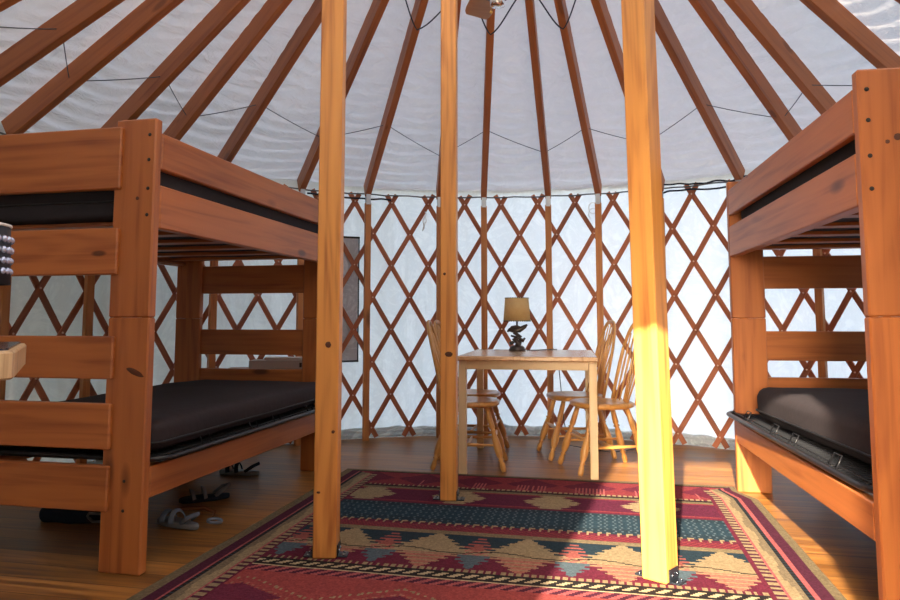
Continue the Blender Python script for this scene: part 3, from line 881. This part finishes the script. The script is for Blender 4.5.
# its cord
mb = MB(); mb.tube([(-.545, 5.33, .770), (-.48, 5.38, .769), (-.40, 5.46, .771), (-.33, 5.535, .770), (-.32, 5.56, .74), (-.315, 5.57, .60), (-.30, 5.60, .40), (-.285, 5.62, .20), (-.25, 5.60, .02), (-.1, 5.55, .008), (.06, 5.45, .008), (.16, 5.5, .008), (.25, 5.62, .008), (.30, 5.8, .008)], .0035, 6)
mb.build('lamp_cord', 'cable', None, 'thin black lamp cord hanging behind the table and lying on the floor', 'cord')

# ------------------------------------------------------------------ ceiling fan
fan = empty('ceiling_fan', (-.432, 3.05, 2.405), rad(0), 'ceiling fan with wooden blades hanging at the top centre of the picture', 'ceiling fan')
mb = MB(); mb.cyl((0, 0, .24), (0, 0, .969), .012, 12); mb.build('downrod', 'chrome', fan)
mb = MB(); mb.lathe((0, 0, .08), (0, 0, .26), [(0, .03), (.02, .058), (.2, .065), (.5, .10), (.85, .10), (1, .03)], 28); mb.build('motor_housing', 'fanblue', fan)
mb = MB(); mb.lathe((0, 0, .035), (0, 0, .085), [(0, .02), (.1, .034), (1, .036)], 24); mb.build('switch_cap', 'chrome', fan)
for k in range(4):
    a = rad(112+90*k); mt = Matrix.Rotation(a, 4, 'Z') @ Matrix.Translation((0, 0, .20)) @ Matrix.Rotation(rad(12), 4, 'X')
    mb = MB(); vs = []; prof = [(.10, .035), (.16, .055), (.30, .066), (.40, .07), (.44, .066), (.47, .055)]
    for x, w in prof:
        for (y, z) in ((-w, -.003), (w, -.003), (w, .003), (-w, .003)): vs.append(mt @ Vector((x, y, z)))
    fs = [(i*4+j, i*4+(j+1) % 4, (i+1)*4+(j+1) % 4, (i+1)*4+j) for i in range(5) for j in range(4)]+[(3, 2, 1, 0), (20, 21, 22, 23)]
    mb.add(vs, fs, [(v[0], v[1], v[2]) for v in vs]); mb.build('blade', 'blade', fan)
mb = MB(); mb.tube([(-.03, 0, .08), (-.03, .003, .02)], .0022, 6); mb.lathe((-.03, 0, .005), (-.03, 0, .022), [(0, .004), (.4, .008), (1, .003)], 10); mb.build('pull_chain', 'brass', fan)
# crossbar that carries the fan
mb = MB(); mb.beam((CX-.618, 3.05, 3.40), (CX+.618, 3.05, 3.40), .06, .05); mb.build('crossbar', 'rafter', None, 'wooden crossbar in the roof ring carrying the ceiling fan', 'beam')

# ------------------------------------------------------------------ counter slab at the left picture edge
A = Vector((.66, -.75, 0)).normalized(); B = Vector((-A.y*-1, 0, 0))
B = Vector((-.75, -.66, 0)).normalized()
ct = empty('side_table', (-1.60, 1.14, 0), math.atan2(A.y, A.x), 'tall side table with a thick pale wooden top at the left picture edge', 'side table')
def loc_(p):  # world to table-local
    d = Vector(p)-Vector((-1.60, 1.14, 0)); return Vector((d.dot(A), d.dot(Vector((-A.y, A.x, 0))), p[2]))
c0 = loc_((-1.401, 1.478, 0))
x0, x1, y1, y0 = c0.x, c0.x+.52, c0.y, c0.y-.50
def rrect(x0, x1, y0, y1, r, n_=7):
    o = []
    for cx_, cy_, a0 in ((x1-r, y1-r, 0), (x0+r, y1-r, 90), (x0+r, y0+r, 180), (x1-r, y0+r, 270)):
        for i in range(n_): a = rad(a0+i*90/(n_-1)); o.append((cx_+r*math.cos(a), cy_+r*math.sin(a)))
    return o
mb = MB(); o1 = rrect(x0, x1, y0, y1, .035); n_ = len(o1)
lay = [(0, .004, .889), (0, 0, .893), (0, 0, .938), (0, .004, .943)]
vs = []
cxm, cym = (x0+x1)/2, (y0+y1)/2
for _, ins, z in lay:
    for x, y in o1: k = 1-ins/.25; vs.append((cxm+(x-cxm)*k, cym+(y-cym)*k, z))
mb.add(vs, [(i*n_+k, i*n_+(k+1) % n_, (i+1)*n_+(k+1) % n_, (i+1)*n_+k) for i in range(3) for k in range(n_)]+[tuple(range(n_))[::-1], tuple(3*n_+k for k in range(n_))], [(v[2]*1.2, v[0]*2.2, v[1]*2.2) for v in vs])
mb.build('tabletop', 'slab', ct, 'thick pale wooden slab')
mb = MB(); o2 = rrect(x0+.018, x1-.02, y0+.02, y1-.012, .03); vs = [(x, y, .9425) for x, y in o2]+[(x, y, .947) for x, y in o2]
mb.add(vs, [tuple(range(n_))[::-1], tuple(n_+k for k in range(n_))]+[(k, (k+1) % n_, n_+(k+1) % n_, n_+k) for k in range(n_)]); mb.build('inlay', 'mat', ct, 'glossy black inlay')
for lx in (x0+.10, x1-.06):
    for ly in (y0+.06, y1-.14):
        mb = MB(); mb.box(lx-.02, lx+.02, ly-.02, ly+.02, .0105, .888, .003); mb.build('leg', 'slab', ct)
# studded lamp on it
sl = empty('accent_lamp', (-1.508, 1.385, .9475), 0, 'lamp with black drum shade ringed with silvery beads at the left picture edge', 'lamp')
mb = MB(); mb.lathe((0, 0, 0), (0, 0, .16), [(0, .045), (.06, .045), (.12, .012), (1, .010)], 20); mb.build('base', 'black_metal', sl)
mb = MB(); vs = []; n_ = 40
for z, r in ((.140, .100), (.283, .094), (.283, .091), (.140, .097)):
    for k in range(n_): vs.append((r*math.cos(2*PI*k/n_), r*math.sin(2*PI*k/n_), z))
mb.add(vs, [(i*n_+k, i*n_+(k+1) % n_, ((i+1) % 4)*n_+(k+1) % n_, ((i+1) % 4)*n_+k) for i in range(4) for k in range(n_)], None, True)
s2 = mb.build('lamp_shade', 'stud_shade', sl)
mb = MB(); mb.tube([(.094*math.cos(2*PI*k/40), .094*math.sin(2*PI*k/40), .285) for k in range(40)], .004, 6, True); mb.build('rim', 'whitecord', s2, 'pale top rim')
for zi in range(4):
    mb = MB(); z = .172+zi*.026; r = .1005
    for k in range(30):
        a = 2*PI*k/30
        c_ = Vector((r*math.cos(a), r*math.sin(a), z)); dn = Vector((math.cos(a), math.sin(a), 0))
        mb.lathe(c_-dn*.005, c_+dn*.004, [(0, .0100), (.5, .0085), (.85, .005), (1, .001)], 8)
    mb.build('bead_row', 'crystal', s2, 'row of silvery blue beads')

# ------------------------------------------------------------------ things behind and under the left bunk
ss = empty('low_shelf', (-2.38, 4.80, 0), rad(18), 'low wooden shelf against the wall behind the left bunk', 'shelf')
mb = MB(); mb.box(-.33, .33, -.11, .11, .622, .645, .003); mb.build('board', 'bunk', ss)
for sx in (-.30, .30):
    mb = MB(); mb.box(sx-.012, sx+.012, -.10, .10, 0, .621, .003); mb.build('side_panel', 'bunk', ss)
bxe = empty('flat_box', (-2.30, 4.76, .6455), rad(14), 'flat white cardboard box seen through the far end boards of the left bunk', 'box')
mb = MB(); mb.box(-.215, .215, -.08, .08, 0, .062, .003); mb.build('carton', 'paper', bxe)
mb = MB(); mb.box(.15, .168, -.082, -.079, .012, .045, .001); mb.build('black_mark', 'blackcard', bxe)
mb = MB(); mt = Matrix.Translation((-2.27, 4.77, .7085)) @ Matrix.Rotation(rad(16), 4, 'Z'); mb.box(-.14, .16, -.07, .07, 0, .018, .002, mt)
mb.build('paper_stack', 'whitecord', None, 'stack of papers lying on top of the flat white box behind the left bunk', 'papers')

def sandal(loc, rz, label, sole='shoesole', strap='sneaker', sc=1.):
    e = empty('sandal', loc, rz, label, 'sandal', 'shoes under the left bunk')
    mb = MB(); vs = []; n_ = 28
    for z, k in ((0, .96), (.006, 1), (.022, 1), (.026, .96)):
        for i in range(n_):
            a = 2*PI*i/n_; y = .135*math.sin(a)*sc; w = (.042+.010*math.sin(a)-.006*math.cos(2*a+1))*sc
            vs.append((w*math.cos(a)*k, y*k, z))
    mb.add(vs, [(j*n_+i, j*n_+(i+1) % n_, (j+1)*n_+(i+1) % n_, (j+1)*n_+i) for j in range(3) for i in range(n_)]+[tuple(range(n_))[::-1], tuple(3*n_+i for i in range(n_))], None, True)
    mb.build('sole', sole, e)
    for yy, hh in ((.06, .045), (.0, .055)):
        mb = MB(); pts = [(.045*math.cos(rad(a))*sc, yy+.01*math.sin(rad(a)), .02+hh*math.sin(rad(a))) for a in range(0, 181, 15)]
        mb.tube(pts, .013, 8, False, .25); mb.build('strap', strap, e)
    mb = MB(); mb.tube([(.034*sc, -.05, .025), (.038*sc, -.10, .06), (.0, -.135*sc, .075), (-.038*sc, -.10, .06), (-.034*sc, -.05, .025)], .010, 8, False, .3); mb.build('heel_strap', strap, e)
    return e
sandal((-2.02, 3.10, .002), rad(75), 'pale blue strapped sandal on the floor just behind the near post of the left bunk')
sandal((-2.16, 3.56, .002), rad(130), 'dark strappy sandal farther back under the left bunk', 'shoe_dark', 'shoesole')
sandal((-2.30, 4.19, .002), rad(95), 'grey shoe under the far half of the left bunk', 'shoesole', 'shoe_dark')
mb = MB(); mb.tube([(-1.93, 3.26, .006), (-1.96, 3.33, .010), (-2.05, 3.38, .014), (-2.16, 3.36, .01), (-2.20, 3.30, .006)], .009, 6, False, .3)
mb.build('strap', 'orange', None, 'thin orange strap lying behind the pale blue sandal under the left bunk', 'strap')
mb = MB(); cc = Vector((-1.86, 3.16, .012))
mb.tube([cc+Vector((.035*math.cos(a*.45), .035*math.sin(a*.45), .010*math.sin(a*.2))) for a in range(14)], .008, 6, True, .5)
mb.build('strap_loop', 'sneaker', None, 'pale blue loop of webbing beside the sandal near the left bunk post', 'strap')
bg = empty('duffel_bag', (-2.52, 3.15, 0), rad(8), 'dark navy soft bag lying on the floor under the left bunk', 'bag')
mb = MB(); cushion(mb, -.24, .24, -.10, .10, .003, .075, .035, wob=.02, seed=9); mb.build('body', 'shoe_dark', bg)
mb = MB(); mb.tube([(.02, -.108, .035), (.04, -.125, .055), (.20, -.125, .050), (.22, -.12, .02), (.06, -.125, .015), (.02, -.108, .035)], .007, 6); mb.build('handle', 'shoesole', bg, 'grey webbing handle')

# ------------------------------------------------------------------ unseen trees added outside the yurt to shade its canvas
M['leaf'] = plain('dark_foliage', (.03, .055, .02, 1), .8, 0, .6, 6.)
M['bark'] = plain('bark', (.08, .055, .035, 1), .9, 0, .6, 20.)
def tree(x, y, r, h, label):
    e = empty('tree', (x, y, -.35), 0, label, 'tree', 'unseen trees added to shade the yurt')
    mb = MB(); mb.lathe((0, 0, 0), (0, 0, h*.8), [(0, .22), (.1, .17), (1, .06)], 10); mb.build('trunk', 'bark', e)
    bm = bmesh.new(); bmesh.ops.create_icosphere(bm, subdivisions=5, radius=1.)
    vs = []
    for v in bm.verts:
        d = v.co.normalized(); k = 1+.16*noise.noise(d*3+Vector((x, y, 0)))+.09*noise.noise(d*9)+.05*noise.noise(d*24)
        sq = (abs(d.x)**3+abs(d.y)**3+abs(d.z)**3)**(-1/3)
        vs.append(Vector((d.x*r, d.y*r, d.z*h*.48))*k*sq+Vector((0, 0, h*.5+.25)))
    mb = MB(); mb.add(vs, [tuple(v.index for v in f.verts) for f in bm.faces]); bm.free(); mb.build('crown', 'leaf', e)
for x, y, r, h, tx in ((-4.9, -10, 2.3, 9.5, 'unseen broad dark tree added to shade the canvas, left of the doorway'), (2.1, -10, 2.3, 9.5, 'unseen broad dark tree added to shade the canvas, right of the doorway'),
                       (-8.2, 4.6, 2.3, 8.5, 'unseen dark tree added to shade the wall behind the left bunk'), (-8.6, -.6, 2.3, 9, 'unseen dark tree added for shade, outside to the left of the doorway'),
                       (-6.2, 9.6, 2.2, 8, 'unseen dark tree added for shade beyond the far left end of the left bunk'),
                       (-10.2, -11, 2.4, 9, 'unseen dark tree added for shade at the far left outside'), (7.2, -11, 2.2, 8, 'unseen dark tree added for shade at the far right outside')):
    tree(x, y, r, h, tx)

# knots in the timber faces
def knot(par, x, y, z, r, ry=None, rz=0):
    mb = MB(); n_ = 20; vs = []
    for f, d in ((0, .0016), (.55, .0014), (1, .0002)):
        for k in range(n_):
            a = 2*PI*k/n_; w = 1+.18*noise.noise(Vector((math.cos(a)*2+x*9, math.sin(a)*2, z*5)))
            dx, dz = r*f*w*math.cos(a), (ry or r)*f*w*math.sin(a)
            vs.append((x+dx*math.cos(rz)-dz*math.sin(rz), y-d, z+dx*math.sin(rz)+dz*math.cos(rz)))
    mb.add(vs, [(i*n_+k, i*n_+(k+1) % n_, (i+1)*n_+(k+1) % n_, (i+1)*n_+k) for i in range(2) for k in range(n_)])
    mb.build('knot', 'knotwood', par, 'dark knot')
M['knotwood'] = plain('knot_wood', (.085, .024, .008, 1), .55, 0, .4, 90.)
def tim(p): return [c for c in KIDS(p) if c.name.startswith('timber')][0]
sp = [o for o in bpy.data.objects if o.name.startswith('support_post')]
knot(tim(sp[0]), .004, -.0492, .885, .013); knot(tim(sp[0]), .030, -.0492, .52, .007); knot(tim(sp[0]), -.028, -.0492, .27, .008, .005)
knot(tim(sp[1]), .004, -.0447, .80, .022, .015); knot(tim(sp[1]), -.02, -.0447, 1.25, .008)
bk = [o for o in bpy.data.objects if o.name.startswith('bunk_bed')]
knot(bk[0], -.055, 0, .79, .040, .012, rad(-22)); knot(bk[0], -.075, 0, 1.50, .008)
knot(bk[1], .115, 0, 1.60, .012); knot(bk[1], .083, 0, 1.585, .007)
# ------------------------------------------------------------------ light
w = bpy.data.worlds.new('sky'); S.world = w; w.use_nodes = True; nt = w.node_tree; nt.nodes.clear()
ow = nt.nodes.new('ShaderNodeOutputWorld'); bgn = nt.nodes.new('ShaderNodeBackground'); sk = nt.nodes.new('ShaderNodeTexSky')
sk.sky_type = 'NISHITA'; sk.sun_disc = False; sk.sun_elevation = rad(22)
SUN_AZ = 7.5                           # sunlight travels towards +y and slightly +x
sk.sun_rotation = rad(180+SUN_AZ)
sk.air_density = 1.; sk.dust_density = 2.5; sk.ozone_density = 1.
hs = nt.nodes.new('ShaderNodeHueSaturation'); hs.inputs['Saturation'].default_value = .8; nt.links.new(sk.outputs[0], hs.inputs['Color']); nt.links.new(hs.outputs[0], bgn.inputs[0]); bgn.inputs[1].default_value = 1.25; nt.links.new(bgn.outputs[0], ow.inputs[0])
sl_ = bpy.data.lights.new('sun', 'SUN'); sl_.energy = 23.; sl_.angle = rad(.8); sl_.color = (1., .86, .66)
so = bpy.data.objects.new('sun', sl_); COL.objects.link(so)
el = rad(22.); az = rad(SUN_AZ)
dv = Vector((math.sin(az)*math.cos(el), math.cos(az)*math.cos(el), -math.sin(el)))
so.rotation_euler = dv.to_track_quat('-Z', 'Y').to_euler(); so.location = (0, -6, 5)

# ------------------------------------------------------------------ camera
cam = bpy.data.cameras.new('camera'); co = bpy.data.objects.new('camera', cam); COL.objects.link(co); S.camera = co
cam.sensor_width = 36; cam.lens = 690/900*36; cam.clip_start = .02; cam.shift_x = 0; cam.shift_y = -40/900
co.location = (0, 0, 1.0)
co.rotation_euler = (rad(90+4.97), 0, rad(12.14))
S.view_settings.view_transform = 'Standard'; S.view_settings.look = 'None'; S.view_settings.gamma = 1
S.view_settings.use_curve_mapping = False
S.view_settings.exposure = 0.25
S.cycles.use_denoising = True
S.cycles.max_bounces = 10; S.cycles.diffuse_bounces = 6; S.cycles.sample_clamp_indirect = 8
